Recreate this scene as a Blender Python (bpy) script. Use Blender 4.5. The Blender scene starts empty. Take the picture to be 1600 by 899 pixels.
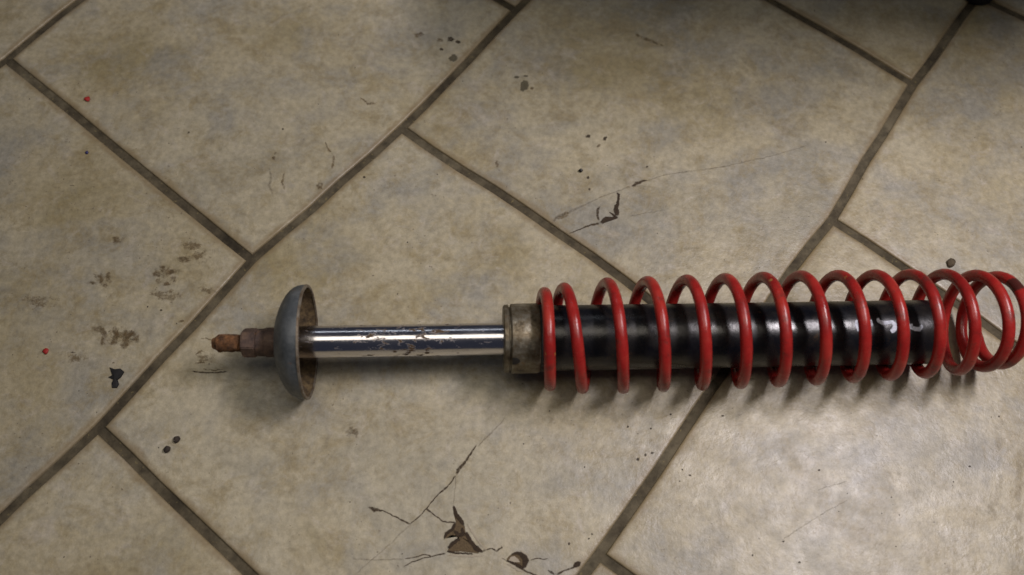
import bpy, bmesh, math, random
from mathutils import Vector, Matrix, noise as mn
random.seed(7)
S = bpy.context.scene
COL = S.collection
PI = math.pi

# ------------------------------------------------------------------ camera
CAM_A, CAM_B = 0.438334, 0.038909
CAM_P = Vector((0.564386, -0.376098, 0.649801))
FPX = 1420.0                                   # focal length in pixels of a 1600 px wide picture
cd = bpy.data.cameras.new('camera'); cam = bpy.data.objects.new('camera', cd); COL.objects.link(cam)
MR = Matrix.Rotation(CAM_A, 3, 'X') @ Matrix.Rotation(CAM_B, 3, 'Z')
cam.matrix_world = Matrix.Translation(CAM_P) @ MR.to_4x4()
cd.sensor_width = 36; cd.lens = FPX / 1600 * 36; cd.clip_start = 0.01; cd.clip_end = 50
cd.dof.use_dof = True; cd.dof.focus_distance = 0.70; cd.dof.aperture_fstop = 4.0
S.camera = cam

# ------------------------------------------------------------------ world, lamps, exposure
w = bpy.data.worlds.new('World'); S.world = w; w.use_nodes = True
wb = w.node_tree.nodes['Background']; wb.inputs[0].default_value = (0.55, 0.60, 0.85, 1); wb.inputs[1].default_value = 0.045

def area(name, loc, target, sx, sy, power, col):
    l = bpy.data.lights.new(name, 'AREA'); l.shape = 'RECTANGLE'; l.size = sx; l.size_y = sy
    l.energy = power; l.color = col
    o = bpy.data.objects.new(name, l); COL.objects.link(o); o.location = loc
    d = Vector(target) - Vector(loc)
    z = -d.normalized(); x = (Vector((1, 0, 0)) - z * z.x).normalized(); y = z.cross(x)
    o.rotation_euler = Matrix((x, y, z)).transposed().to_euler()
    return o
area('ceiling_lamp', (1.21, 0.04, 1.12), (1.02, -0.14, 0), 0.12, 0.44, 10.3, (1.0, 0.925, 0.97))
area('panel_lamp', (0.56, -0.15, 1.05), (0.56, -0.15, 0), 1.3, 0.42, 3.6, (1.0, 0.90, 0.76))
area('far_tube_lamp', (0.45, 1.75, 1.60), (0.45, 0.0, 0), 2.0, 0.09, 1.9, (0.86, 0.92, 1.0))

S.view_settings.view_transform = 'Standard'; S.view_settings.look = 'None'
S.view_settings.exposure = 0.0; S.view_settings.gamma = 1.0
S.render.engine = 'CYCLES'

# ------------------------------------------------------------------ picture point -> point on the floor plane
def at(px, py, z=0.0):
    d = MR @ Vector(((px - 800) / FPX, -(py - 449.5) / FPX, -1))
    t = (z - CAM_P.z) / d.z
    return CAM_P + d * t

# ------------------------------------------------------------------ materials
class Mat:
    def __init__(s, name):
        s.m = bpy.data.materials.new(name); s.m.use_nodes = True
        s.t = s.m.node_tree; s.b = s.t.nodes['Principled BSDF']
        s.out = s.t.nodes['Material Output']
    def n(s, typ, **kw):
        x = s.t.nodes.new(typ)
        for k, v in kw.items(): setattr(x, k, v)
        return x
    def l(s, a, b): s.t.links.new(a, b)
    def coord(s, random_offset=False):
        g = s.n('ShaderNodeNewGeometry').outputs['Position']
        if not random_offset: return g
        oi = s.n('ShaderNodeObjectInfo'); m = s.n('ShaderNodeVectorMath', operation='SCALE')
        m.inputs[0].default_value = (13.7, 7.1, 3.3); s.l(oi.outputs['Random'], m.inputs['Scale'])
        a = s.n('ShaderNodeVectorMath', operation='ADD'); s.l(g, a.inputs[0]); s.l(m.outputs[0], a.inputs[1])
        return a.outputs[0]
    def noise(s, vec, scale, detail=4, rough=0.55, dist=0.0):
        x = s.n('ShaderNodeTexNoise'); x.inputs['Scale'].default_value = scale
        x.inputs['Detail'].default_value = detail; x.inputs['Roughness'].default_value = rough
        x.inputs['Distortion'].default_value = dist
        s.l(vec, x.inputs['Vector']); return x.outputs[0]
    def ramp(s, fac, stops):
        r = s.n('ShaderNodeValToRGB'); e = r.color_ramp.elements
        while len(e) < len(stops): e.new(0.5)
        for i, (p, c) in enumerate(stops):
            e[i].position = p
            e[i].color = (c, c, c, 1) if isinstance(c, (int, float)) else (*c, 1)
        s.l(fac, r.inputs[0]); return r.outputs[0]
    def mix(s, fac, a, b, mode='MIX'):
        x = s.n('ShaderNodeMix', data_type='RGBA', blend_type=mode)
        for i, v in ((0, fac), (6, a), (7, b)):
            if isinstance(v, (int, float)): x.inputs[i].default_value = v
            elif isinstance(v, tuple): x.inputs[i].default_value = (*v, 1)
            else: s.l(v, x.inputs[i])
        return x.outputs[2]
    def math(s, op, a, b=None, c=None):
        x = s.n('ShaderNodeMath', operation=op)
        for i, v in enumerate((a, b, c)):
            if v is None: continue
            if isinstance(v, (int, float)): x.inputs[i].default_value = v
            else: s.l(v, x.inputs[i])
        return x.outputs[0]
    def bump(s, h, dist, strength=1.0, prev=None):
        x = s.n('ShaderNodeBump'); x.inputs['Distance'].default_value = dist; x.inputs['Strength'].default_value = strength
        s.l(h, x.inputs['Height'])
        if prev: s.l(prev, x.inputs['Normal'])
        return x.outputs[0]
    def set(s, **kw):
        names = dict(color='Base Color', rough='Roughness', metal='Metallic', normal='Normal', alpha='Alpha', spec='Specular IOR Level', coat='Coat Weight', coat_rough='Coat Roughness')
        for k, v in kw.items():
            i = s.b.inputs[names[k]]
            if isinstance(v, (int, float)): i.default_value = v
            elif isinstance(v, tuple): i.default_value = (*v, 1)
            else: s.l(v, i)
        return s.m

def tile_material():
    M = Mat('glazed_beige_tile'); p = M.coord(True)
    big = M.noise(p, 7, 5, 0.6, 0.6)
    col = M.ramp(big, [(0.32, (0.315, 0.268, 0.150)), (0.44, (0.420, 0.370, 0.245)), (0.56, (0.455, 0.410, 0.288)), (0.70, (0.325, 0.300, 0.222))])
    grey = M.ramp(M.noise(p, 16, 5, 0.65, 0.3), [(0.47, 0.0), (0.66, 0.78)])
    col = M.mix(grey, col, (0.285, 0.277, 0.240))
    och = M.ramp(M.noise(p, 38, 7, 0.78, 0.4), [(0.48, 0.0), (0.66, 0.72)])
    col = M.mix(och, col, (0.280, 0.222, 0.108))
    pale = M.ramp(M.noise(p, 45, 6, 0.75, 0.8), [(0.54, 0.0), (0.70, 0.5)])
    col = M.mix(pale, col, (0.50, 0.46, 0.39))
    fine = M.ramp(M.noise(p, 190, 5, 0.75), [(0.30, 0.72), (0.66, 1.12)])
    col = M.mix(1.0, col, M.ramp(M.n('ShaderNodeObjectInfo').outputs['Random'], [(0.0, (0.93, 0.92, 0.90)), (1.0, (1.04, 1.04, 1.05))]), 'MULTIPLY')
    col = M.mix(1.0, col, fine, 'MULTIPLY')
    spk = M.ramp(M.noise(p, 420, 2, 0.5), [(0.25, 1.0), (0.315, 0.0)])
    spm = M.ramp(M.noise(p, 30, 2, 0.5), [(0.50, 0.0), (0.62, 0.8)])
    col = M.mix(M.math('MULTIPLY', spk, spm), col, (0.10, 0.075, 0.045))
    at_ = M.n('ShaderNodeAttribute', attribute_name='edge').outputs['Fac']
    en = M.ramp(M.math('ADD', M.math('MULTIPLY', at_, 0.55), M.math('MULTIPLY', M.noise(p, 60, 5, 0.7), 0.75)), [(0.66, 0.0), (0.92, 0.70)])
    col = M.mix(en, col, (0.225, 0.165, 0.082))
    # relief pressed into the glaze: broad swells, meandering veins, fine orange peel
    swell = M.noise(p, 42, 5, 0.62, 0.0)
    ridge = M.ramp(M.math('ABSOLUTE', M.math('SUBTRACT', M.noise(p, 55, 5, 0.7, 1.5), 0.5)), [(0.0, 1.0), (0.06, 0.0)])
    n1 = M.bump(swell, 0.0010, 0.75)
    n2 = M.bump(ridge, 0.0003, 0.12, n1)
    n3 = M.bump(M.noise(p, 300, 4, 0.65), 0.00035, 0.7, n2)
    rough = M.ramp(M.noise(p, 60, 4, 0.6), [(0.30, 0.33), (0.70, 0.48)])
    return M.set(color=col, rough=rough, normal=n3, spec=0.60)

def grout_material():
    M = Mat('olive_grout'); p = M.coord()
    col = M.ramp(M.noise(p, 14, 5, 0.7), [(0.32, (0.040, 0.032, 0.020)), (0.50, (0.095, 0.078, 0.048)), (0.68, (0.150, 0.128, 0.082))])
    dark = M.ramp(M.noise(p, 95, 5, 0.7), [(0.30, 0.45), (0.60, 1.1)])
    col = M.mix(1.0, col, dark, 'MULTIPLY')
    sp = M.ramp(M.noise(p, 330, 2, 0.6), [(0.66, 0.0), (0.74, 0.55)])
    col = M.mix(sp, col, (0.26, 0.21, 0.09))
    return M.set(color=col, rough=0.85, normal=M.bump(M.noise(p, 420, 5, 0.7), 0.0008, 0.8), spec=0.3)

def mark_material(name, color, lo, hi, amp, scale, opacity=1.0, rough=0.6, color2=None, bump=0.0):
    """A thin film of dirt, bare clay or painted highlight: opaque where the 'd' attribute plus noise is high."""
    M = Mat(name); p = M.coord()
    d = M.n('ShaderNodeAttribute', attribute_name='d').outputs['Fac']
    nz = M.noise(p, scale, 5, 0.7)
    v = M.math('ADD', d, M.math('MULTIPLY', M.math('SUBTRACT', nz, 0.5), amp))
    a = M.n('ShaderNodeMapRange'); a.interpolation_type = 'SMOOTHSTEP'
    M.l(v, a.inputs[0]); a.inputs[1].default_value = lo; a.inputs[2].default_value = hi; a.inputs[4].default_value = opacity
    # never show the rim of the film itself
    rim = M.n('ShaderNodeMapRange'); M.l(d, rim.inputs[0]); rim.inputs[1].default_value = 0.0; rim.inputs[2].default_value = 0.15
    al = M.math('MULTIPLY', a.outputs[0], rim.outputs[0])
    c = M.mix(M.ramp(M.noise(p, scale * 1.7, 4), [(0.35, 0.0), (0.65, 1.0)]), color, color2 or tuple(x * 0.6 for x in color))
    kw = dict(color=c, rough=rough, alpha=al, spec=0.3)
    if bump: kw['normal'] = M.bump(v, bump, 1.0)
    return M.set(**kw)

def chrome_material():
    M = Mat('pitted_chrome'); p = M.coord()
    st = M.n('ShaderNodeMapping'); M.l(p, st.inputs[0]); st.inputs['Scale'].default_value = (0.45, 1, 1)
    # pits cluster on the middle of the rod
    sx = M.n('ShaderNodeSeparateXYZ'); M.l(p, sx.inputs[0])
    cl = M.ramp(M.n('ShaderNodeMapRange').outputs[0], [(0, 0), (1, 1)])
    mr = M.n('ShaderNodeMapRange'); M.l(sx.outputs[0], mr.inputs[0]); mr.inputs[1].default_value = 0.42; mr.inputs[2].default_value = 0.565
    cl = M.ramp(mr.outputs[0], [(0.0, 0.00), (0.20, 0.035), (0.45, 0.10), (0.62, 0.09), (0.82, 0.02), (1.0, 0.0)])
    nz = M.noise(st.outputs[0], 300, 4, 0.62, 0.4)
    pit = M.ramp(M.math('ADD', nz, cl), [(0.655, 0.0), (0.70, 1.0)])
    col = M.mix(pit, (0.72, 0.71, 0.74), (0.095, 0.060, 0.030))
    haze = M.ramp(M.noise(st.outputs[0], 60, 5, 0.7), [(0.35, 0.13), (0.60, 0.22), (0.72, 0.36)])
    rough = M.mix(pit, haze, (0.75, 0.75, 0.75))
    met = M.math('SUBTRACT', 1.0, M.math('MULTIPLY', pit, 0.85))
    return M.set(color=col, rough=rough, metal=met, normal=M.bump(M.noise(p, 150, 3), 0.0003, 0.3))

def tube_material():
    M = Mat('dusty_black_paint'); p = M.coord()
    dust = M.ramp(M.noise(p, 38, 6, 0.7, 0.6), [(0.42, 0.0), (0.72, 1.0)])
    gn = M.n('ShaderNodeSeparateXYZ'); M.l(M.coord(), gn.inputs[0])
    col = M.mix(M.math('MULTIPLY', dust, 0.32), (0.0045, 0.0050, 0.0075), (0.060, 0.047, 0.030))
    br = M.ramp(M.noise(p, 85, 5, 0.7), [(0.64, 0.0), (0.74, 0.7)])
    col = M.mix(br, col, (0.085, 0.045, 0.018))
    rough = M.ramp(M.noise(p, 55, 5, 0.65), [(0.30, 0.19), (0.52, 0.30), (0.72, 0.52)])
    return M.set(color=col, rough=rough, normal=M.bump(M.noise(p, 190, 4, 0.6), 0.0005, 0.35), spec=0.55)

def red_material():
    M = Mat('chipped_red_enamel'); p = M.coord()
    col = M.ramp(M.noise(p, 40, 5, 0.65), [(0.30, (0.19, 0.010, 0.009)), (0.52, (0.33, 0.018, 0.015)), (0.72, (0.41, 0.040, 0.026))])
    gr = M.ramp(M.noise(p, 75, 6, 0.75), [(0.54, 0.0), (0.70, 0.8)])
    col = M.mix(gr, col, (0.085, 0.030, 0.022))
    d = M.n('ShaderNodeAttribute', attribute_name='grime').outputs['Fac']
    gk = M.ramp(M.math('ADD', d, M.math('MULTIPLY', M.math('SUBTRACT', M.noise(p, 160, 5, 0.7), 0.5), 0.9)), [(0.40, 0.0), (0.62, 0.88)])
    col = M.mix(gk, col, (0.030, 0.016, 0.012))
    och = M.ramp(M.noise(p, 140, 2, 0.5), [(0.72, 0.0), (0.76, 0.8)])
    col = M.mix(och, col, (0.38, 0.20, 0.06))
    rough = M.ramp(M.noise(p, 90, 4), [(0.30, 0.20), (0.70, 0.40)])
    return M.set(color=col, rough=rough, normal=M.bump(M.noise(p, 260, 4, 0.65), 0.0004, 0.5), spec=0.5)

def metal_material(name, stops, scale, metal, rough, rust=None, rust_lo=0.55, rust_hi=0.7, bump=0.0006, rust_scale=120, bscale=260):
    M = Mat(name); p = M.coord()
    col = M.ramp(M.noise(p, scale, 6, 0.7), stops)
    met = metal
    if rust:
        k = M.ramp(M.noise(p, rust_scale, 5, 0.7), [(rust_lo, 0.0), (rust_hi, 1.0)])
        col = M.mix(k, col, rust)
        met = M.math('MULTIPLY', M.math('SUBTRACT', 1.0, k), metal)
    r = M.ramp(M.noise(p, scale * 2.2, 4), [(0.3, rough), (0.7, min(1, rough + 0.22))])
    return M.set(color=col, rough=r, metal=met, normal=M.bump(M.noise(p, bscale, 5, 0.7), bump, 0.7))

TILE, GROUT = tile_material(), grout_material()
CHROME, TUBE, RED = chrome_material(), tube_material(), red_material()
RUST = metal_material('brown_rust', [(0.36, (0.060, 0.032, 0.020)), (0.50, (0.17, 0.085, 0.038)), (0.64, (0.28, 0.135, 0.055))], 150, 0.25, 0.62, bump=0.0012)
NUTM = metal_material('rusty_dark_steel', [(0.32, (0.055, 0.038, 0.034)), (0.50, (0.115, 0.075, 0.058)), (0.70, (0.20, 0.13, 0.085))], 130, 0.35, 0.55, rust=(0.20, 0.105, 0.035), rust_lo=0.60, rust_hi=0.74, bump=0.0010)
CUPOUT = metal_material('blue_grey_zinc', [(0.30, (0.060, 0.070, 0.076)), (0.50, (0.105, 0.118, 0.126)), (0.72, (0.18, 0.195, 0.20))], 70, 0.30, 0.40, rust=(0.17, 0.075, 0.028), rust_lo=0.62, rust_hi=0.69, bump=0.0006, rust_scale=110)
CUPIN = metal_material('rust_in_cup', [(0.30, (0.040, 0.030, 0.018)), (0.46, (0.105, 0.072, 0.038)), (0.62, (0.19, 0.135, 0.065)), (0.76, (0.32, 0.24, 0.11))], 190, 0.15, 0.75, bump=0.0012, bscale=420)
RIMM = metal_material('worn_rim_metal', [(0.35, (0.13, 0.085, 0.045)), (0.60, (0.26, 0.235, 0.19))], 120, 0.5, 0.45)
COLLAR = metal_material('dull_brown_steel', [(0.34, (0.050, 0.038, 0.022)), (0.46, (0.135, 0.108, 0.066)), (0.58, (0.19, 0.172, 0.130)), (0.70, (0.36, 0.33, 0.25))], 130, 0.60, 0.30, rust=(0.14, 0.085, 0.035), rust_lo=0.60, rust_hi=0.72, bump=0.0006)
DARK = metal_material('grimy_black_and_slot_shade', [(0.3, (0.006, 0.006, 0.006)), (0.7, (0.020, 0.018, 0.014))], 80, 0.0, 0.5)
WHITEP = mark_material('white_paint_pen', (0.74, 0.78, 0.88), 0.20, 0.50, 0.7, 420, 0.95, 0.6, (0.45, 0.48, 0.55))
BLACKF = metal_material('black_plastic', [(0.3, (0.005, 0.005, 0.005)), (0.7, (0.012, 0.012, 0.012))], 40, 0.0, 0.6)

CRACKM = mark_material('dirt_in_crack', (0.085, 0.055, 0.028), 0.30, 1.20, 1.9, 400, 0.85, 0.8, (0.045, 0.030, 0.018))
FAINTM = mark_material('faint_brown_line', (0.17, 0.135, 0.09), 0.30, 1.70, 2.2, 300, 0.42, 0.7)  # faint brown for hairline cracks and thin scuffs
CHIPM = mark_material('bare_clay_of_chip', (0.150, 0.108, 0.058), 0.10, 0.40, 0.60, 520, 1.0, 0.9, (0.095, 0.068, 0.038), bump=0.0)
CHIPD = mark_material('dark_edge_of_chip', (0.030, 0.020, 0.012), 0.25, 0.85, 1.1, 520, 0.95, 0.8, (0.055, 0.036, 0.020))  # darkest brown, along the chip edges
STAINM = mark_material('brown_dirt_stain', (0.150, 0.092, 0.036), 0.25, 1.5, 3.0, 240, 0.70, 0.6, (0.11, 0.080, 0.042))
STAIND = mark_material('dark_dirt_stain', (0.060, 0.042, 0.024), 0.45, 1.05, 2.2, 400, 0.80, 0.6)
GREENM = mark_material('olive_stain', (0.115, 0.100, 0.062), 0.30, 0.80, 1.2, 380, 0.60, 0.6)
OCHM = mark_material('ochre_wear', (0.235, 0.170, 0.085), 0.40, 1.40, 4.0, 210, 0.60, 0.55)
SOFTM = mark_material('soft_tan_film', (0.25, 0.19, 0.10), 0.50, 2.2, 3.0, 120, 0.45, 0.5)
PALEM = mark_material('pale_fragment_and_lip_light', (0.42, 0.37, 0.28), 0.20, 0.35, 0.3, 300, 1.0, 0.5, (0.36, 0.31, 0.23))  # pale clay bits, and the light painted on chip lips

# ------------------------------------------------------------------ object helpers
def link(name, me, mat, parent=None, label=None, cat=None, group=None, kind=None, smooth=True):
    o = bpy.data.objects.new(name, me); COL.objects.link(o)
    mats = mat if isinstance(mat, (list, tuple)) else [mat]
    if not me.materials:
        for m in mats: me.materials.append(m)
    if smooth:
        for p in me.polygons: p.use_smooth = True
    if parent: o.parent = parent
    for k, v in (('label', label), ('category', cat), ('group', group), ('kind', kind)):
        if v: o[k] = v
    return o
def empty(name, loc, label, cat):
    o = bpy.data.objects.new(name, None); COL.objects.link(o); o.location = loc
    o['label'] = label; o['category'] = cat; o.empty_display_size = 0.01
    return o
def mesh(name, V, F):
    me = bpy.data.meshes.new(name); me.from_pydata([tuple(v) for v in V], [], F); me.update(); return me
def attr(me, name, vals):
    a = me.attributes.new(name, 'FLOAT', 'POINT'); a.data.foreach_set('value', vals)

# ------------------------------------------------------------------ the floor
TS = 0.33; GA = 0.935142
U = Vector((math.cos(GA), math.sin(GA))); W = Vector((math.sin(GA), -math.cos(GA)))
def ideal(u, v): return U * (u * TS) + W * (v * TS)
ctrl = []                                           # surveyed joints: (u, v) -> floor point
for (u, v), (x, y) in [((0,1),(153,668)),((.5,1),(393,405)),((1,1),(628,200)),((1.5,1),(806,15)),((.5,0),(10,92)),((1,2),(1150,556)),
                       ((2,2),(1427,131)),((1.5,2),(1300,344)),((.5,2),(935,868)),((2.5,2),(1522,-6))]:
    ctrl.append((Vector((u, v)), at(x, y).xy - ideal(u, v)))
for ax, val, (x, y) in [('v',0,(118,4)),('u',0,(270,783)),('u',0,(398,905)),('u',1.5,(1600,549)),('u',2,(1205,0)),('u',1,(800,313)),('u',1,(940,410)),('v',1,(2,808)),('v',2,(1507,21)),
                        ('v',2,(1248,406)),('v',2,(1367,229)),('v',2,(1105,618)),('v',2,(1020,748)),('u',.5,(200,248)),('v',1,(270,540)),('v',1,(510,305)),('v',1,(718,108)),('u',.5,(300,330)),('u',.5,(100,165)),('u',1.5,(1450,443)),('u',2,(1320,65)),('u',2.5,(1600,27))]:
    p = at(x, y).xy
    uu, vv = p.dot(U) / TS, p.dot(W) / TS
    if ax == 'v': ctrl.append((Vector((uu, val)), W * ((vv - val) * TS)))
    else: ctrl.append((Vector((val, vv)), U * ((uu - val) * TS)))
_c0 = [(c.copy(), d.copy()) for c, d in ctrl]
def warp(u, v):
    q = Vector((u, v)); sw = 0.004; sd = Vector((0, 0))
    for c, d in ctrl:
        r2 = (q - c).length_squared
        k = math.exp(-r2 / 0.5) / (r2 + 0.012); sw += k * 0.02; sd += d * k * 0.02
    return ideal(u, v) + sd / sw

for _ in range(3):                                   # let the smoothed joints pass through the surveyed points
    new = []
    for (c, d), (c0, d0) in zip(ctrl, _c0):
        err = (ideal(c0.x, c0.y) + d0) - warp(c0.x, c0.y); new.append((c, d + err * .8))
    ctrl[:] = new
fl = empty('floor', (0, 0, 0), '', '')
del fl['label']; del fl['category']; fl['kind'] = 'structure'
TILES = {}
def inset_ring(P, d):
    n = len(P); out = []
    for i in range(n):
        a, b, c = P[i-1], P[i], P[(i+1) % n]
        e1 = (b - a).normalized(); e2 = (c - b).normalized()
        n1 = Vector((-e1.y, e1.x)); n2 = Vector((-e2.y, e2.x)); m = n1 + n2
        L = m.length
        out.append(b + m / L * (d / max(0.3, L / 2)))
    return out
def make_tile(u0, k):
    N = 10
    P = []
    for i in range(N): P.append(warp(u0 + i / N, k))
    for i in range(N): P.append(warp(u0 + 1, k + i / N))
    for i in range(N): P.append(warp(u0 + 1 - i / N, k + 1))
    for i in range(N): P.append(warp(u0, k + 1 - i / N))
    area2 = sum(P[i-1].x * P[i].y - P[i].x * P[i-1].y for i in range(len(P)))
    if area2 < 0: P.reverse()
    o = inset_ring(P, 0.0035)
    for i in range(len(o)):                          # slightly wavy pressed edge
        nz = mn.noise(Vector((o[i].x * 42, o[i].y * 42, 3.1))) * 0.00045
        o[i] = o[i] + Vector((nz, -nz))
    rings = [(o, -0.009, 1), (o, -0.0014, 1), (inset_ring(o, 0.0004), -0.00055, 1), (inset_ring(o, 0.0011), -0.00014, 1),
             (inset_ring(o, 0.0026), 0.0, .9), (inset_ring(o, 0.010), 0.0, 0.0)]
    V, A, F = [], [], []
    n = len(o)
    for R_, z, e in rings:
        for q in R_: V.append((q.x, q.y, z)); A.append(e)
    for r in range(len(rings) - 1):
        for i in range(n):
            j = (i + 1) % n; F.append((r*n+i, r*n+j, (r+1)*n+j, (r+1)*n+i))
    F.append(tuple((len(rings)-1) * n + i for i in range(n)))
    me = mesh('tile', V, F); attr(me, 'edge', A)
    t = link('tile', me, TILE, fl)
    TILES[(u0, k)] = (t, [q.copy() for q in P])
for k in range(-3, 6):
    off = 0.5 if k % 2 == 0 else 0.0
    # strip k lies between joint lines v=k and v=k+1
    for j in range(-3, 6):
        u0 = j + off
        c = ideal(u0 + .5, k + .5)
        if -0.45 < c.x < 1.6 and -0.8 < c.y < 0.75: make_tile(u0, k)
gx0, gx1, gy0, gy1 = -0.7, 1.9, -1.1, 1.05
gr = mesh('grout', [(gx0,gy0,-.0019),(gx1,gy0,-.0019),(gx1,gy1,-.0019),(gx0,gy1,-.0019)], [(0,1,2,3)])
link('grout', gr, GROUT, fl, smooth=False)

def tile_under(p):
    u, v = p.dot(U) / TS, p.dot(W) / TS
    k = math.floor(v); off = 0.5 if k % 2 == 0 else 0.0
    u0 = math.floor(u - off) + off
    return TILES.get((u0, k), (fl, None))[0]

# ------------------------------------------------------------------ marks on the tiles
mark_h = [0]
def zlev(base):
    mark_h[0] = (mark_h[0] + 1) % 20
    return base + mark_h[0] * 0.000004
def ribbon(name, pts, wid, mat, base=0.00012, jit=0.6, parent=None):
    """A worn or painted-highlight line through picture points; wid in photograph pixels (list or number)."""
    n0 = len(pts)
    ws = wid if isinstance(wid, (list, tuple)) else [wid] * n0
    Q = []
    for i in range(n0 - 1):
        a, b = Vector(pts[i]), Vector(pts[i+1]); m = max(1, int((b - a).length / 4))
        for s in range(m):
            t = s / m; Q.append((a.lerp(b, t), ws[i] + (ws[i+1] - ws[i]) * t))
    Q.append((Vector(pts[-1]), ws[-1]))
    Q = [(q + Vector((random.uniform(-jit, jit), random.uniform(-jit, jit))), w_) for q, w_ in Q]
    V, A, F = [], [], []
    z = zlev(base)
    for i, (q, w_) in enumerate(Q):
        d = (Q[min(i+1, len(Q)-1)][0] - Q[max(i-1, 0)][0]).normalized(); nn = Vector((-d.y, d.x))
        tip = 0.4 if i in (0, len(Q) - 1) else 1.0
        for s, e in ((-1, 0), (-.35, 1), (.35, 1), (1, 0)):
            p = at(*(q + nn * s * w_ * 0.75)); V.append((p.x, p.y, z)); A.append(e * tip)
    for i in range(len(Q) - 1):
        for s in range(3): F.append((4*i+s, 4*i+s+1, 4*i+s+5, 4*i+s+4))
    me = mesh(name, V, F); attr(me, 'd', A)
    c = at(*Q[len(Q)//2][0])
    return link(name, me, mat, parent or tile_under(c.xy))
def patch(name, pts, mat, base=0.00010, grow=0.0, soft=0.45, parent=None):
    """A stain or chip bounded by picture points, fading towards its rim."""
    P = [Vector(p) for p in pts]; c = sum(P, Vector((0, 0))) / len(P)
    # refine outline
    Q = []
    for i in range(len(P)):
        a, b = P[i], P[(i+1) % len(P)]; m = max(1, int((b - a).length / 5))
        for s in range(m): Q.append(a.lerp(b, s / m))
    V, A, F = [], [], []
    z = zlev(base)
    lev = [(1.0 + grow, 0.0), (1.0 - soft * .5, 0.5), (1.0 - soft, 1.0)]
    for f, e in lev:
        for q in Q:
            p = at(*(c + (q - c) * f)); V.append((p.x, p.y, z)); A.append(e)
    n = len(Q)
    for r in range(2):
        for i in range(n): F.append((r*n+i, r*n+(i+1) % n, (r+1)*n+(i+1) % n, (r+1)*n+i))
    p = at(*c); V.append((p.x, p.y, z)); A.append(1.0)
    for i in range(n): F.append((2*n+i, 2*n+(i+1) % n, 3*n))
    me = mesh(name, V, F); attr(me, 'd', A)
    return link(name, me, mat, parent or tile_under(p.xy))
def blob(name, x, y, rx, ry, mat, ang=0, n=14, wob=0.25, **k):
    pts = []
    for i in range(n):
        a = i / n * 2 * PI; r = 1 + random.uniform(-wob, wob)
        px, py = rx * r * math.cos(a), ry * r * math.sin(a)
        pts.append((x + px * math.cos(ang) - py * math.sin(ang), y + px * math.sin(ang) + py * math.cos(ang)))
    return patch(name, pts, mat, **k)

# cracks and chips, lower middle
T1 = tile_under(at(720, 780).xy)
ribbon('hairline', [(790,650),(783,662),(768,676),(756,688),(745,700)], [1.5,2,3,2.5,2], FAINTM, parent=T1)
ribbon('crack', [(745,695),(728,720),(716,735),(712,742)], [2,4,6,3.5], CRACKM, parent=T1)
ribbon('crack', [(712,742),(704,755),(695,764),(683,775),(670,790),(655,808),(640,820)], [3,2,3.5,2,2,2,1.5], CRACKM, parent=T1)
ribbon('hairline', [(712,742),(711,765),(709,790)], [2,2,2.5], FAINTM, parent=T1)
ribbon('crack', [(575,792),(585,797),(598,798),(618,808),(641,819)], [2,8,2,2.5,3.5], CRACKM, parent=T1)
ribbon('hairline', [(640,820),(610,850),(575,880),(555,898)], [3,2.5,2,2], FAINTM, parent=T1)
ribbon('crack', [(665,795),(678,804),(692,815),(700,816),(712,816)], [4,2,3,2.5,3], CRACKM, parent=T1)
patch('chip', [(707,789),(713,798),(719,812),(727,822),(728,832),(735,845),(743,855),(751,856),(756,863),(748,867),(738,866),(722,864),(705,865),(698,862),(702,854),(713,849),(717,842),(705,836),(695,842),(694,838),(702,830),(708,828),(706,820),(712,815),(708,800)], CHIPM, soft=.3, parent=T1)
ribbon('chip_edge', [(708,790),(714,806),(722,816),(726,822)], [3,7,6,3], CHIPD, base=.00022, parent=T1)
ribbon('chip_edge', [(711,816),(707,827),(697,834),(694,843)], [4,5,5,2], CHIPD, base=.00022, parent=T1)
ribbon('chip_edge', [(708,829),(716,836),(724,836),(722,824)], [4,7,6,4], CHIPD, base=.00022, parent=T1)
ribbon('chip_edge', [(727,832),(735,845),(745,859),(755,863)], [6,6,7,4], CHIPD, base=.00022, parent=T1)
ribbon('chip_edge', [(698,862),(712,864),(740,866)], [3,3,2], CHIPD, base=.00022, parent=T1)
ribbon('chip_edge', [(719,842),(706,850),(700,858)], [5,6,4], CHIPD, base=.00022, parent=T1)
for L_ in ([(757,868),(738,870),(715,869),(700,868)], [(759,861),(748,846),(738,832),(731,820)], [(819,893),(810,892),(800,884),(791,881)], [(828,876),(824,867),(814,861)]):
    ribbon('painted_lip_light', L_, [1, 2, 2, 1][:len(L_)], PALEM, base=.0003, parent=T1)  # pale line paints the light caught on the chip's lip
ribbon('crack', [(755,862),(768,857),(776,861),(784,856),(783,852)], [4,2,4,3,1.5], CRACKM, parent=T1)
ribbon('crack', [(698,864),(680,868),(660,873),(640,880),(630,887)], [3,2,2,2,1.5], CRACKM, parent=T1)
ribbon('crack', [(676,871),(668,867),(660,867),(650,871),(632,874)], [3,2,2,2,1.5], CRACKM, parent=T1)
ribbon('hairline', [(550,874),(590,875),(632,874)], [2,3,2.5], FAINTM, parent=T1)
patch('chip', [(800,866),(806,863),(814,864),(822,869),(825,876),(822,884),(818,889),(812,889),(804,880),(793,878),(790,874),(795,868)], CHIPM, soft=.3, parent=T1)
ribbon('chip_edge', [(799,867),(808,864),(817,868),(822,876),(820,884),(815,890)], [2.5,5,8,10,7,3], CHIPD, base=.00022, parent=T1)
ribbon('chip_edge', [(791,877),(800,879),(810,884),(817,890)], [3,4,6,4], CHIPD, base=.00022, parent=T1)
patch('chip', [(794,876),(798,870),(804,869),(810,874),(813,879),(804,879)], PALEM, base=.0003, soft=.2, parent=T1)
ribbon('crack', [(825,876),(840,873),(850,874),(858,873)], [2,2,2,1], CRACKM, parent=T1)
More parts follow.
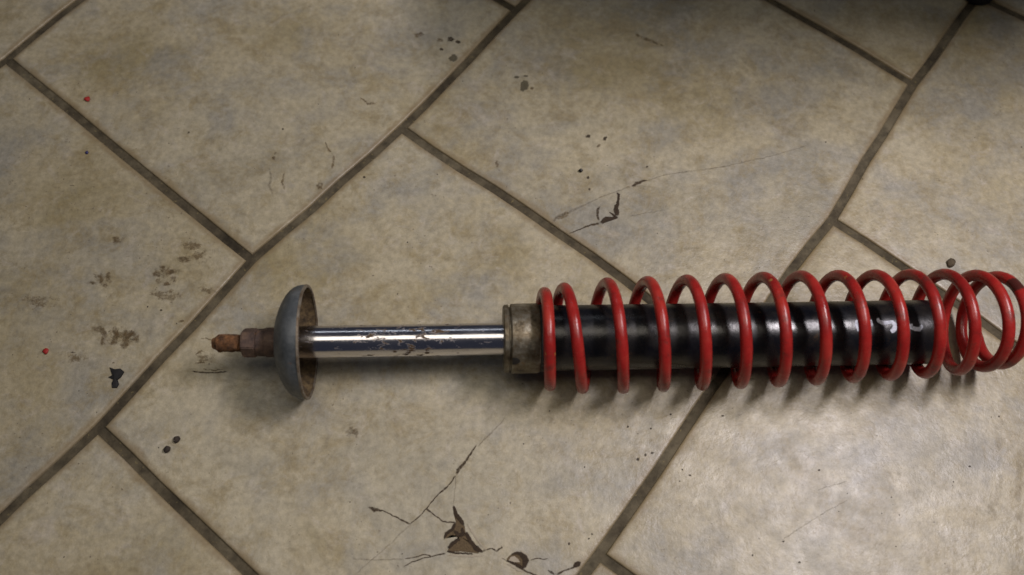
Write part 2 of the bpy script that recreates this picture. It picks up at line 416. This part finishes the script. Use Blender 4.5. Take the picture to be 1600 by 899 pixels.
ribbon('crack', [(815,890),(825,894),(836,899),(850,905)], [5,3,3,2], CRACKM, parent=T1)
ribbon('crack', [(868,899),(880,893),(893,888),(904,884)], [5,3,3,3], CRACKM, parent=T1)
ribbon('crack', [(793,878),(788,874),(781,872)], [2,1.5,1], CRACKM, parent=T1)
patch('chip', [(894,886),(897,879),(903,876),(909,878),(907,885),(900,888)], CHIPD, base=.00022, soft=.3, parent=T1)
blob('dirt', 862, 895, 8, 3, STAIND, ang=.5, parent=T1)

# crack with a chip, upper middle
T2 = tile_under(at(940, 330).xy)
ribbon('crack', [(889,365),(905,359),(920,353),(938,349)], [1.5,2,3,4], CRACKM, parent=T2)
patch('chip', [(936,348),(941,341),(946,338),(957,339),(963,336),(968,341),(960,344),(948,348),(940,351)], CHIPD, soft=.25, grow=.05, parent=T2)
ribbon('chip_edge', [(965,338),(962,328),(966,315),(967,305),(963,300)], [7,8,4,4,2], CHIPD, base=.00022, parent=T2)
ribbon('chip_edge', [(952,332),(958,336),(964,340)], [2,3,4], CHIPD, base=.00022, parent=T2)
ribbon('crack', [(937,347),(933,338),(934,328),(939,320)], [3,4,5,2], CRACKM, parent=T2)
ribbon('crack', [(986,292),(994,287),(1004,284),(1015,281)], [2,6,4,1.5], CRACKM, parent=T2)
ribbon('hairline', [(1015,281),(1035,275),(1060,270),(1095,266),(1130,261),(1165,253),(1210,243),(1260,228)], [2,2,2,2.5,2.5,2,2,1], FAINTM, parent=T2)
ribbon('hairline', [(862,348),(873,338),(890,331),(906,324),(920,318),(940,308),(962,300),(988,290)], [3,5,4,4,3,2,2,3], FAINTM, parent=T2)
ribbon('hairline', [(985,338),(1010,333),(1040,328)], [2,2,1], FAINTM, parent=T2)
blob('scuff', 878, 338, 16, 6, OCHM, ang=-.45, parent=T2)
blob('dirt', 919, 213, 6, 4, STAIND, parent=T2); blob('dirt', 945, 217, 4, 6, STAIND, ang=.8, parent=T2); blob('dirt', 936, 228, 6, 3, STAINM, ang=-.5, parent=T2)
blob('dirt', 919, 278, 3.2, 3, STAIND, parent=T2, wob=.1); blob('dirt', 921, 296, 3, 2.6, STAIND, parent=T2, wob=.1); blob('dirt', 1011, 261, 2.8, 2, STAIND, parent=T2, wob=.1)
# olive splash and its dots
patch('stain', [(812,128),(818,123),(827,125),(829,134),(825,142),(817,146),(811,144),(812,136)], GREENM, parent=T2)
blob('stain', 807, 121, 5, 2.5, GREENM, parent=T2); blob('stain', 822, 119, 5, 2.2, GREENM, parent=T2); blob('stain', 831, 138, 4, 4, STAINM, parent=T2)
# dark dabs beside the joint
T3 = tile_under(at(600, 90).xy)
blob('dirt', 704, 62, 8, 5, STAIND, parent=T3); blob('dirt', 688, 63, 7, 4, STAINM, parent=T3); blob('dirt', 716, 66, 6, 4, STAIND, parent=T3); blob('dirt', 690, 77, 4, 3, STAIND, parent=T3); blob('stain', 708, 91, 9, 7, GREENM, ang=-.4, parent=T3)
blob('scuff', 655, 55, 10, 5, STAINM, parent=T3)
# left tile smudges
T4 = tile_under(at(150, 430).xy)
blob('stain', 183, 375, 13, 9, STAINM, parent=T4, soft=.7)
for x, y, rx, ry in ((156,436,13,10),(168,430,6,10),(143,442,9,5),(165,446,10,5)): blob('stain', x, y, rx, ry, STAINM, parent=T4, soft=.7)
for i in range(6):
    a = i / 6 * 2 * PI + .4; blob('stain', 257 + 14 * math.cos(a) + random.uniform(-2, 2), 432 + 12 * math.sin(a), random.uniform(7, 13), random.uniform(5, 9), STAINM, parent=T4, soft=.6)
blob('stain', 288, 406, 12, 7, STAINM, parent=T4); blob('stain', 300, 385, 22, 9, OCHM, parent=T4); blob('stain', 262, 462, 28, 12, OCHM, parent=T4)
ribbon('stain', [(143,513),(157,514),(163,520),(162,542)], [6,12,10,7], STAINM, parent=T4)
ribbon('stain', [(176,512),(182,520),(180,530),(176,541)], [10,11,10,9], STAINM, parent=T4)
ribbon('stain', [(203,514),(199,526),(194,540),(188,546)], [14,17,14,8], STAINM, parent=T4)
ribbon('stain', [(203,520),(213,527),(210,536)], [11,14,8], STAINM, parent=T4)
blob('scuff', 282, 502, 7, 3, OCHM, ang=-.3, parent=T4)
ribbon('crack', [(110,551),(119,551)], [2,2], CRACKM, parent=T4, jit=.2)
blob('dirt', 252, 485, 3, 2, STAIND, parent=T4)
for x, y, rx, ry in ((262,428,26,20),(185,525,34,18),(160,438,24,16),(310,400,30,16),(330,455,30,16),(60,470,40,18),(120,560,34,14)):
    blob('smudge', x, y, rx, ry, OCHM, parent=T4, soft=.9)
# swirly scuffs on the middle upper tile
for pts in ([(420,260),(424,275),(421,290),(426,305)], [(507,220),(515,235),(522,250),(519,262),(524,268)], [(445,268),(441,285),(446,297)], [(428,243),(433,236)], [(560,150),(575,162),(590,160)]):
    ribbon('scuff', pts, [2,4,5,4,3][:len(pts)], OCHM if len(pts) != 4 else FAINTM, parent=T3)
blob('dirt', 428, 247, 4, 4, STAINM, parent=T3); blob('dirt', 500, 291, 7, 7, STAINM, ang=.7, parent=T3); blob('dirt', 569, 277, 3, 2.5, STAIND, wob=.1)
blob('dirt', 442, 202, 2.3, 2, STAIND, parent=T3, wob=.1); blob('dirt', 295, 207, 2.4, 2, STAIND, parent=T3, wob=.1)
blob('stain', 777, 256, 5, 6, STAINM, parent=T2)
# lower left tile
blob('stain', 553, 676, 16, 14, STAINM, parent=T1, soft=.8); blob('stain', 520, 520, 10, 5, OCHM, parent=T1)
for pts in ([(318,577),(333,579),(350,577)], [(302,568),(322,567)], [(300,580),(318,582),(340,583),(356,580)], [(305,555),(315,548),(325,552)], [(313,530),(322,529),(331,531)]):
    ribbon('scuff', pts, [2,3,2,2][:len(pts)], CRACKM if pts[0][0] == 300 else OCHM, parent=T1)
blob('scuff', 320, 560, 22, 16, OCHM, parent=T1, soft=.8)
# dirt specks along the joints and on the lower right tiles
for x, y in ((981,667),(1009,711),(1019,708),(997,718),(925,835),(920,842),(889,850)): blob('dirt', x, y, random.uniform(2,4), random.uniform(2,4), STAIND, wob=.3)
for x, y in ((1066,734),(1078,743),(1129,650),(1186,842),(1176,868),(1224,846),(1249,879),(1515,729),(1017,670),(1062,752),(1280,735)): blob('dirt', x, y, random.uniform(1.8,3.2), random.uniform(1.6,2.8), STAIND, wob=.15)
ribbon('hairline', [(1220,845),(1255,822),(1290,800),(1330,779)], [1.5,2.5,2,1], FAINTM)
ribbon('hairline', [(1275,767),(1295,760),(1325,752)], [1.5,2,1], FAINTM)
ribbon('scuff', [(1565,740),(1560,770),(1548,800),(1556,815)], [10,14,18,8], SOFTM)
ribbon('scuff', [(1598,700),(1590,760),(1592,840),(1596,880)], [12,14,14,12], SOFTM)
blob('scuff', 850, 700, 42, 26, SOFTM, parent=T1, soft=.9); blob('scuff', 870, 655, 60, 24, SOFTM, parent=T1, soft=.9)
ribbon('hairline', [(990,53),(1010,62),(1040,73)], [3,6,2], OCHM, parent=T2)

# ------------------------------------------------------------------ loose specks on the floor
def pebble(name, x, y, rpx, mat, label, cat, flat=.5, shape=None):
    c = at(x, y); r = rpx / 2180.0
    bm = bmesh.new()
    if shape:
        P = [at(*q).xy for q in shape]; h = 0.0011
        top = [bm.verts.new((q.x - c.x, q.y - c.y, h + random.uniform(-.0004, .0006))) for q in P]
        bot = [bm.verts.new(((q.x - c.x) * 1.05, (q.y - c.y) * 1.05, 0.0001)) for q in P]
        n = len(P); cv = bm.verts.new((0, 0, h * 1.5))
        for i in range(n):
            bm.faces.new((bot[i-1], bot[i], top[i], top[i-1])); bm.faces.new((top[i-1], top[i], cv))
        bmesh.ops.recalc_face_normals(bm, faces=bm.faces)
    else:
        bmesh.ops.create_icosphere(bm, subdivisions=2, radius=r)
        sd = random.random() * 50
        for v in bm.verts:
            k = 1 + 0.5 * mn.noise(v.co / r * 0.9 + Vector((sd, 0, 0))); v.co *= k; v.co.z *= flat
        zm = min(v.co.z for v in bm.verts)
        for v in bm.verts: v.co.z -= zm
    me = bpy.data.meshes.new(name); bm.to_mesh(me); bm.free()
    o = link(name, me, mat, None, label, cat, smooth=not shape); o.location = c
    return o
REDC = metal_material('red_paint', [(0.3, (0.25, 0.012, 0.012)), (0.7, (0.45, 0.025, 0.02))], 200, 0, .5)
GRITM = metal_material('dark_grit', [(0.3, (0.020, 0.015, 0.012)), (0.7, (0.060, 0.045, 0.032))], 300, 0, .7)
pebble('grime_flake', 180, 590, 14, BLACKF, 'jagged black flake of grime on the left tile beside the diagonal joint', 'flake',
       shape=[(172,575),(180,578),(188,577),(194,582),(189,590),(184,594),(186,600),(183,606),(176,606),(175,600),(178,594),(170,590),(176,587)])
pebble('paint_chip', 137, 156, 5.5, REDC, 'small red paint chip on the upper left tile just right of the slanting joint', 'paint chip', .5)
pebble('paint_chip', 73, 549, 5, REDC, 'tiny red paint chip at the left edge, left of the black flake', 'paint chip', .4)
pebble('grit', 277, 688, 5.2, GRITM, 'upper right one of two dark grit crumbs below the black flake', 'grit', .6)
pebble('grit', 262, 703, 5.6, GRITM, 'lower left one of two dark grit crumbs below the black flake', 'grit', .6)
pebble('bead', 907, 268, 3.6, metal_material('shiny_black', [(0.3, (.004,.004,.004)), (.7, (.008,.008,.008))], 50, 0, .12), 'tiny shiny black bead on the tile above the chipped crack', 'bead', .9)
pebble('dirt_clump', 1485, 412, 8, metal_material('brown_dirt', [(0.3, (0.045, 0.032, 0.018)), (0.7, (0.13, 0.10, 0.06))], 260, 0, .8), 'brown clump of dirt on the tile just above the right end of the red spring', 'dirt clump', .45)
pebble('plastic_crumb', 136, 239, 3.2, metal_material('blue_plastic', [(0.3, (.02,.02,.09)), (.7, (.05,.05,.16))], 50, 0, .4), 'tiny dark blue crumb on the left tile near the slanting joint', 'crumb', .5)
# fine dust specks, beyond counting
bm = bmesh.new(); rs = random.Random(3)
for i in range(420):
    x, y = rs.uniform(-.05, 1.2), rs.uniform(-.38, .35); r = rs.uniform(.00018, .00055) * (1.6 if rs.random() < .08 else 1)
    n = 5; a0 = rs.random() * 6
    ring = [bm.verts.new((x + r * math.cos(a0 + i2 * 2 * PI / n) * rs.uniform(.6, 1.2), y + r * math.sin(a0 + i2 * 2 * PI / n), .0001)) for i2 in range(n)]
    cv = bm.verts.new((x, y, .0001 + r * .8))
    for i2 in range(n): bm.faces.new((ring[i2-1], ring[i2], cv))
me = bpy.data.meshes.new('dust_specks'); bm.to_mesh(me); bm.free()
link('dust_specks', me, GRITM, None, 'fine dark dust specks scattered over the tiles', 'dust', kind='stuff')

# ------------------------------------------------------------------ the strut
A0 = Vector((0.4186, -0.1402, 0.0413)); B0 = Vector((0.8799, -0.1097, 0.0332))
AX = (B0 - A0).normalized()
YV = (Vector((0, 1, 0)) - AX * AX.y).normalized(); ZV = AX.cross(YV)      # YV away from the viewer, ZV up
if ZV.z < 0: ZV = -ZV
def pt(s, r, th): return A0 + AX * s + (YV * math.cos(th) + ZV * math.sin(th)) * r
base = A0.copy(); base.z = 0
strut = empty('shock_absorber', base, 'old shock absorber with chromed rod, black tube and grey cup at its left end', 'shock absorber')
def lathe(name, prof, mat, seg=96, parent=None, wob=0.0, wsc=60, label=None, closed=False, smooth=True):
    V, F = [], []
    for s, r in prof:
        for i in range(seg):
            th = i / seg * 2 * PI
            p = pt(s, r, th)
            if wob:
                k = mn.noise(p * wsc) * wob; p = p + (p - pt(s, 0, 0)).normalized() * k if r > 1e-5 else p
            V.append(p - base)
    n = len(prof)
    for a in range(n - 1):
        for i in range(seg):
            j = (i + 1) % seg; F.append((a*seg+i, a*seg+j, (a+1)*seg+j, (a+1)*seg+i))
    me = mesh(name, V, F)
    bm = bmesh.new(); bm.from_mesh(me); bmesh.ops.remove_doubles(bm, verts=bm.verts, dist=1e-6); bmesh.ops.recalc_face_normals(bm, faces=bm.faces)
    for e in bm.edges:
        if len(e.link_faces) == 2 and e.calc_face_angle() > 0.6: e.smooth = False
    bm.to_mesh(me); bm.free()
    return link(name, me, mat, strut if parent is None else parent, label, smooth=smooth)

# threaded stud
prof = [(-.0662, .0), (-.0662, .0034), (-.0652, .0042), (-.0642, .0046), (-.0625, .0058)]
s = -.0620
while s < -.0455:
    prof += [(s, .0064), (s + .0004, .0059)]; s += .0008
prof += [(-.0452, .0064), (-.036, .0064)]
lathe('threaded_stud', prof, RUST, 48, wob=.0009, wsc=300)
# hex nut
bm = bmesh.new()
def hexring(s, r, rot=.2): return [bm.verts.new(pt(s, r, i * PI / 3 + rot) - base) for i in range(6)]
rr = [hexring(-.0452, .0085), hexring(-.0444, .0107), hexring(-.0350, .0110), hexring(-.0342, .0098)]
for a in range(3):
    for i in range(6): bm.faces.new((rr[a][i-1], rr[a][i], rr[a+1][i], rr[a+1][i-1]))
bm.faces.new(rr[0]); bm.faces.new(rr[-1]); bmesh.ops.recalc_face_normals(bm, faces=bm.faces)
bmesh.ops.bevel(bm, geom=list(bm.edges), offset=.0006, segments=2, affect='EDGES')
me = bpy.data.meshes.new('nut'); bm.to_mesh(me); bm.free()
link('nut', me, NUTM, strut, smooth=False)
lathe('spacer', [(-.0345, .0), (-.0345, .0092), (-.0340, .0098), (-.0285, .0100), (-.0280, .0106), (-.0180, .0107), (-.0180, .0)], NUTM, 64, wob=.0005, wsc=200)
# cup: outside, inside, rim
outp = [(-.0192, .0095), (-.0192, .0175), (-.0190, .0200), (-.0183, .0225), (-.0170, .0262), (-.0150, .0305), (-.0125, .0345), (-.0100, .0373), (-.0075, .0393),
        (-.0050, .0404), (-.0020, .0409), (.0010, .0410)]
cup = lathe('cup', outp, CUPOUT, 128, wob=.0005, wsc=45)
inp = [(.0010, .0394), (-.0020, .0391), (-.0050, .0385), (-.0074, .0375), (-.0098, .0356), (-.0122, .0330), (-.0145, .0292), (-.0162, .0252), (-.0170, .0215), (-.0172, .0100)]
lathe('cup_lining', inp, CUPIN, 128, parent=cup, wob=.0007, wsc=120)
lathe('cup_rim', [(.0008, .0390), (.0017, .0391), (.0021, .0400), (.0017, .0411), (.0004, .0413)], RIMM, 128, parent=cup, wob=.0003, wsc=90)
# piston rod
lathe('piston_rod', [(-.0170, .0116), (.1430, .0116)], CHROME, 128)
# gland nut with its groove and spanner slot
gl = lathe('gland_nut', [(.1412, .0116), (.1412, .0235), (.1420, .0247), (.1447, .0249), (.1452, .0243), (.1453, .0232), (.1463, .0232), (.1464, .0247), (.1472, .0253),
                    (.1655, .0254), (.1668, .0249), (.1669, .0238)], COLLAR, 128, wob=.00035, wsc=70)
sv, sf = [], []
th0 = PI + .05 - .62 + 1.07
def slot(th0, name='spanner_slot_patch'):
    V, F = [], []
    out = [(.1467, -.115), (.1467, .115), (.1485, .125), (.1502, .105), (.1516, .06), (.1522, 0), (.1516, -.06), (.1502, -.105), (.1485, -.125)]
    for s_, a in out: V.append(pt(s_, .02575, th0 + a) - base)
    c_ = (.1491, 0.0)
    for s_, a in out: V.append(pt(c_[0] + (s_ - c_[0]) * .86, .0259, th0 + a * .86) - base)
    V.append(pt(c_[0], .0258, th0) - base)
    n = len(out)
    for i in range(n):
        F.append((i, (i+1) % n, n + (i+1) % n, n + i)); F.append((n + i, n + (i+1) % n, 2*n))
    link(name, mesh(name, V, F), DARK, gl)  # dark patch on the surface paints the shade of the slot's recess
slot(math.radians(150)); slot(math.radians(330))
# tube: seal ring, body
lathe('seal_ring', [(.1666, .0236), (.1672, .0244), (.1700, .0245), (.1705, .0238)], DARK, 96)
tube = lathe('tube', [(.1695, .0236), (.1705, .0237), (.300, .0237), (.4515, .0237), (.4543, .0235), (.4557, .0226), (.4561, .0205), (.4551, .0190), (.4549, 0)], TUBE, 128, wob=.00015, wsc=30)
# white writing on the tube: strokes as (picture x, picture y)
def on_tube(px, py, r=.02385):
    d = MR @ Vector(((px - 800) / FPX, -(py - 449.5) / FPX, -1))
    o = CAM_P - A0; dd = d - AX * d.dot(AX); oo = o - AX * o.dot(AX)
    a, b, c = dd.dot(dd), 2 * dd.dot(oo), oo.dot(oo) - r * r
    t = (-b - math.sqrt(max(0, b*b - 4*a*c))) / (2 * a); return CAM_P + d * t
def stroke(pts, wid):
    Q = []
    for i in range(len(pts) - 1):
        a, b = Vector(pts[i]), Vector(pts[i+1]); m = max(1, int((b-a).length / 1.5))
        for s_ in range(m): Q.append((a.lerp(b, s_/m), wid[i] + (wid[i+1] - wid[i]) * s_ / m))
    Q.append((Vector(pts[-1]), wid[-1])); V, A, F = [], [], []
    for i, (q, w_) in enumerate(Q):
        d = (Q[min(i+1, len(Q)-1)][0] - Q[max(i-1, 0)][0]).normalized(); nn = Vector((-d.y, d.x)); tip = .25 if i in (0, len(Q)-1) else 1
        for s_, e in ((-1, 0), (-.5, 1), (.5, 1), (1, 0)):
            V.append(on_tube(*(q + nn * s_ * w_ * .8)) - base); A.append(e * tip)
    for i in range(len(Q) - 1):
        for s_ in range(3): F.append((4*i+s_, 4*i+s_+1, 4*i+s_+5, 4*i+s_+4))
    me = mesh('paint_mark', V, F); attr(me, 'd', A); link('paint_mark', me, WHITEP, tube)
stroke([(1339,500),(1340,508),(1343,518)], [4,6,4]); stroke([(1359,500),(1362,510)], [4,5])
stroke([(1371,497),(1373,502),(1380,505),(1388,504),(1394,503),(1399,508),(1397,515),(1392,519)], [3,4,5,4,4,5,6,5])
stroke([(1419,507),(1424,512),(1430,514),(1436,515),(1440,511),(1438,508)], [4,4,5,5,4,3])
stroke([(1424,512),(1424,506)], [4,3])

# ------------------------------------------------------------------ the spring
XS = [.58690,.59378,.59996,.61623,.63073,.64543,.65990,.67434,.68842,.70251,.71639,.73028,.74404,.75787,.77161,.78546,.79911,.81279,
      .82624,.83965,.85264,.86552,.87793,.89004,.90120,.91150,.91600,.92350,.92600,.92800]
RK = [(-1,.0322),(0,.0327),(4,.0382),(14,.0382),(22,.0358),(28,.0310),(30,.0300)]
def interp(K, t):
    for (a, va), (b, vb) in zip(K, K[1:]):
        if t <= b: return va + (vb - va) * max(0, (t - a)) / (b - a)
    return K[-1][1]
def cr(t):
    i = max(0, min(len(XS) - 2, int(math.floor(t)))); f = t - i
    p1, p2 = XS[i], XS[i+1]; p0 = XS[i-1] if i else 2*p1 - p2; p3 = XS[i+2] if i + 2 < len(XS) else 2*p2 - p1
    return .5 * (2*p1 + (p2-p0)*f + (2*p0-5*p1+4*p2-p3)*f*f + (3*p1-p0-3*p2+p3)*f**3)
WR = .0042; CZ = .0382 + WR
def coil_c(t):
    x = (cr(t) if t >= 0 else XS[0] + t * .004) + .004 * min(1, max(0, t - 24)) * math.sin(PI * t)
    R_ = interp(RK, t); th = t * PI
    # small end turns ride on the same floor as the wide ones' axis
    return Vector((x, -.1297 + .0833 * (x - .6) + R_ * math.cos(th), CZ + R_ * math.sin(th)))
ts = []; t = -.42
while t < 27.55: ts.append(t); t += 1 / 20
sb = Vector((.75, -.117, 0)); NS = 14
V, F, G = [], [], []
for i, t in enumerate(ts):
    c = coil_c(t); d = (coil_c(t + .01) - coil_c(t - .01)).normalized()
    x_ = coil_c(t); ax = Vector((x_.x, -.1297 + .0833 * (x_.x - .6), CZ)); n1 = (c - ax); n1 = (n1 - d * n1.dot(d)).normalized(); n2 = d.cross(n1)
    r = WR * (1 if 0 < i < len(ts) - 1 else .86)
    g = math.exp(-((t - 26.36) / .07) ** 2) * .95 + math.exp(-((t - 24.2) / .12) ** 2) * .35 + (0.45 if t < -.1 else 0)
    for k in range(NS):
        a = k / NS * 2 * PI; V.append(c + (n1 * math.cos(a) + n2 * math.sin(a)) * r - sb); G.append(g + (.25 * max(0, -math.cos(a)) if t > 22 else 0))
for i in range(len(ts) - 1):
    for k in range(NS): F.append((i*NS+k, i*NS+(k+1) % NS, (i+1)*NS+(k+1) % NS, (i+1)*NS+k))
F.append(tuple(range(NS))[::-1]); F.append(tuple((len(ts)-1)*NS + k for k in range(NS)))
me = mesh('coil_spring', V, F); attr(me, 'grime', G)
sp = link('coil_spring', me, RED, None, 'long red coil spring wound loosely round the black tube, lying on the tiles', 'coil spring'); sp.location = sb

# ------------------------------------------------------------------ black furniture whose foot shows at the top right
fb = Vector((.990, .252, 0))
cab = empty('stool', fb, 'black stool at the top right edge with only one dark foot in view', 'stool')
def rev(prof, x, y, seg=32):
    V, F = [], []
    for r, z in prof:
        for i in range(seg): a = i / seg * 2 * PI; V.append((x + r * math.cos(a), y + r * math.sin(a), z))
    for a in range(len(prof) - 1):
        for i in range(seg): j = (i+1) % seg; F.append((a*seg+i, a*seg+j, (a+1)*seg+j, (a+1)*seg+i))
    F.append(tuple(range(seg))[::-1]); return V, F
for x, y in ((0, 0), (-.27, .03), (0, .16), (-.27, .16)):
    V_, F_ = rev([(.0135, 0), (.0150, .001), (.0150, .009), (.0125, .012), (.0095, .014), (.0130, .283)], x, y)
    link('leg', mesh('leg', V_, F_), BLACKF, cab)
bm = bmesh.new(); bmesh.ops.create_cube(bm, size=1)
for v in bm.verts: v.co = Vector((-.105 + v.co.x * .43, .035 + v.co.y * .34, .305 + v.co.z * .05))  # out of view, sized and placed for the shadow it casts
bmesh.ops.bevel(bm, geom=list(bm.edges), offset=.022, segments=4, affect='EDGES')
me = bpy.data.meshes.new('unseen_seat'); bm.to_mesh(me); bm.free(); link('unseen_seat', me, BLACKF, cab)
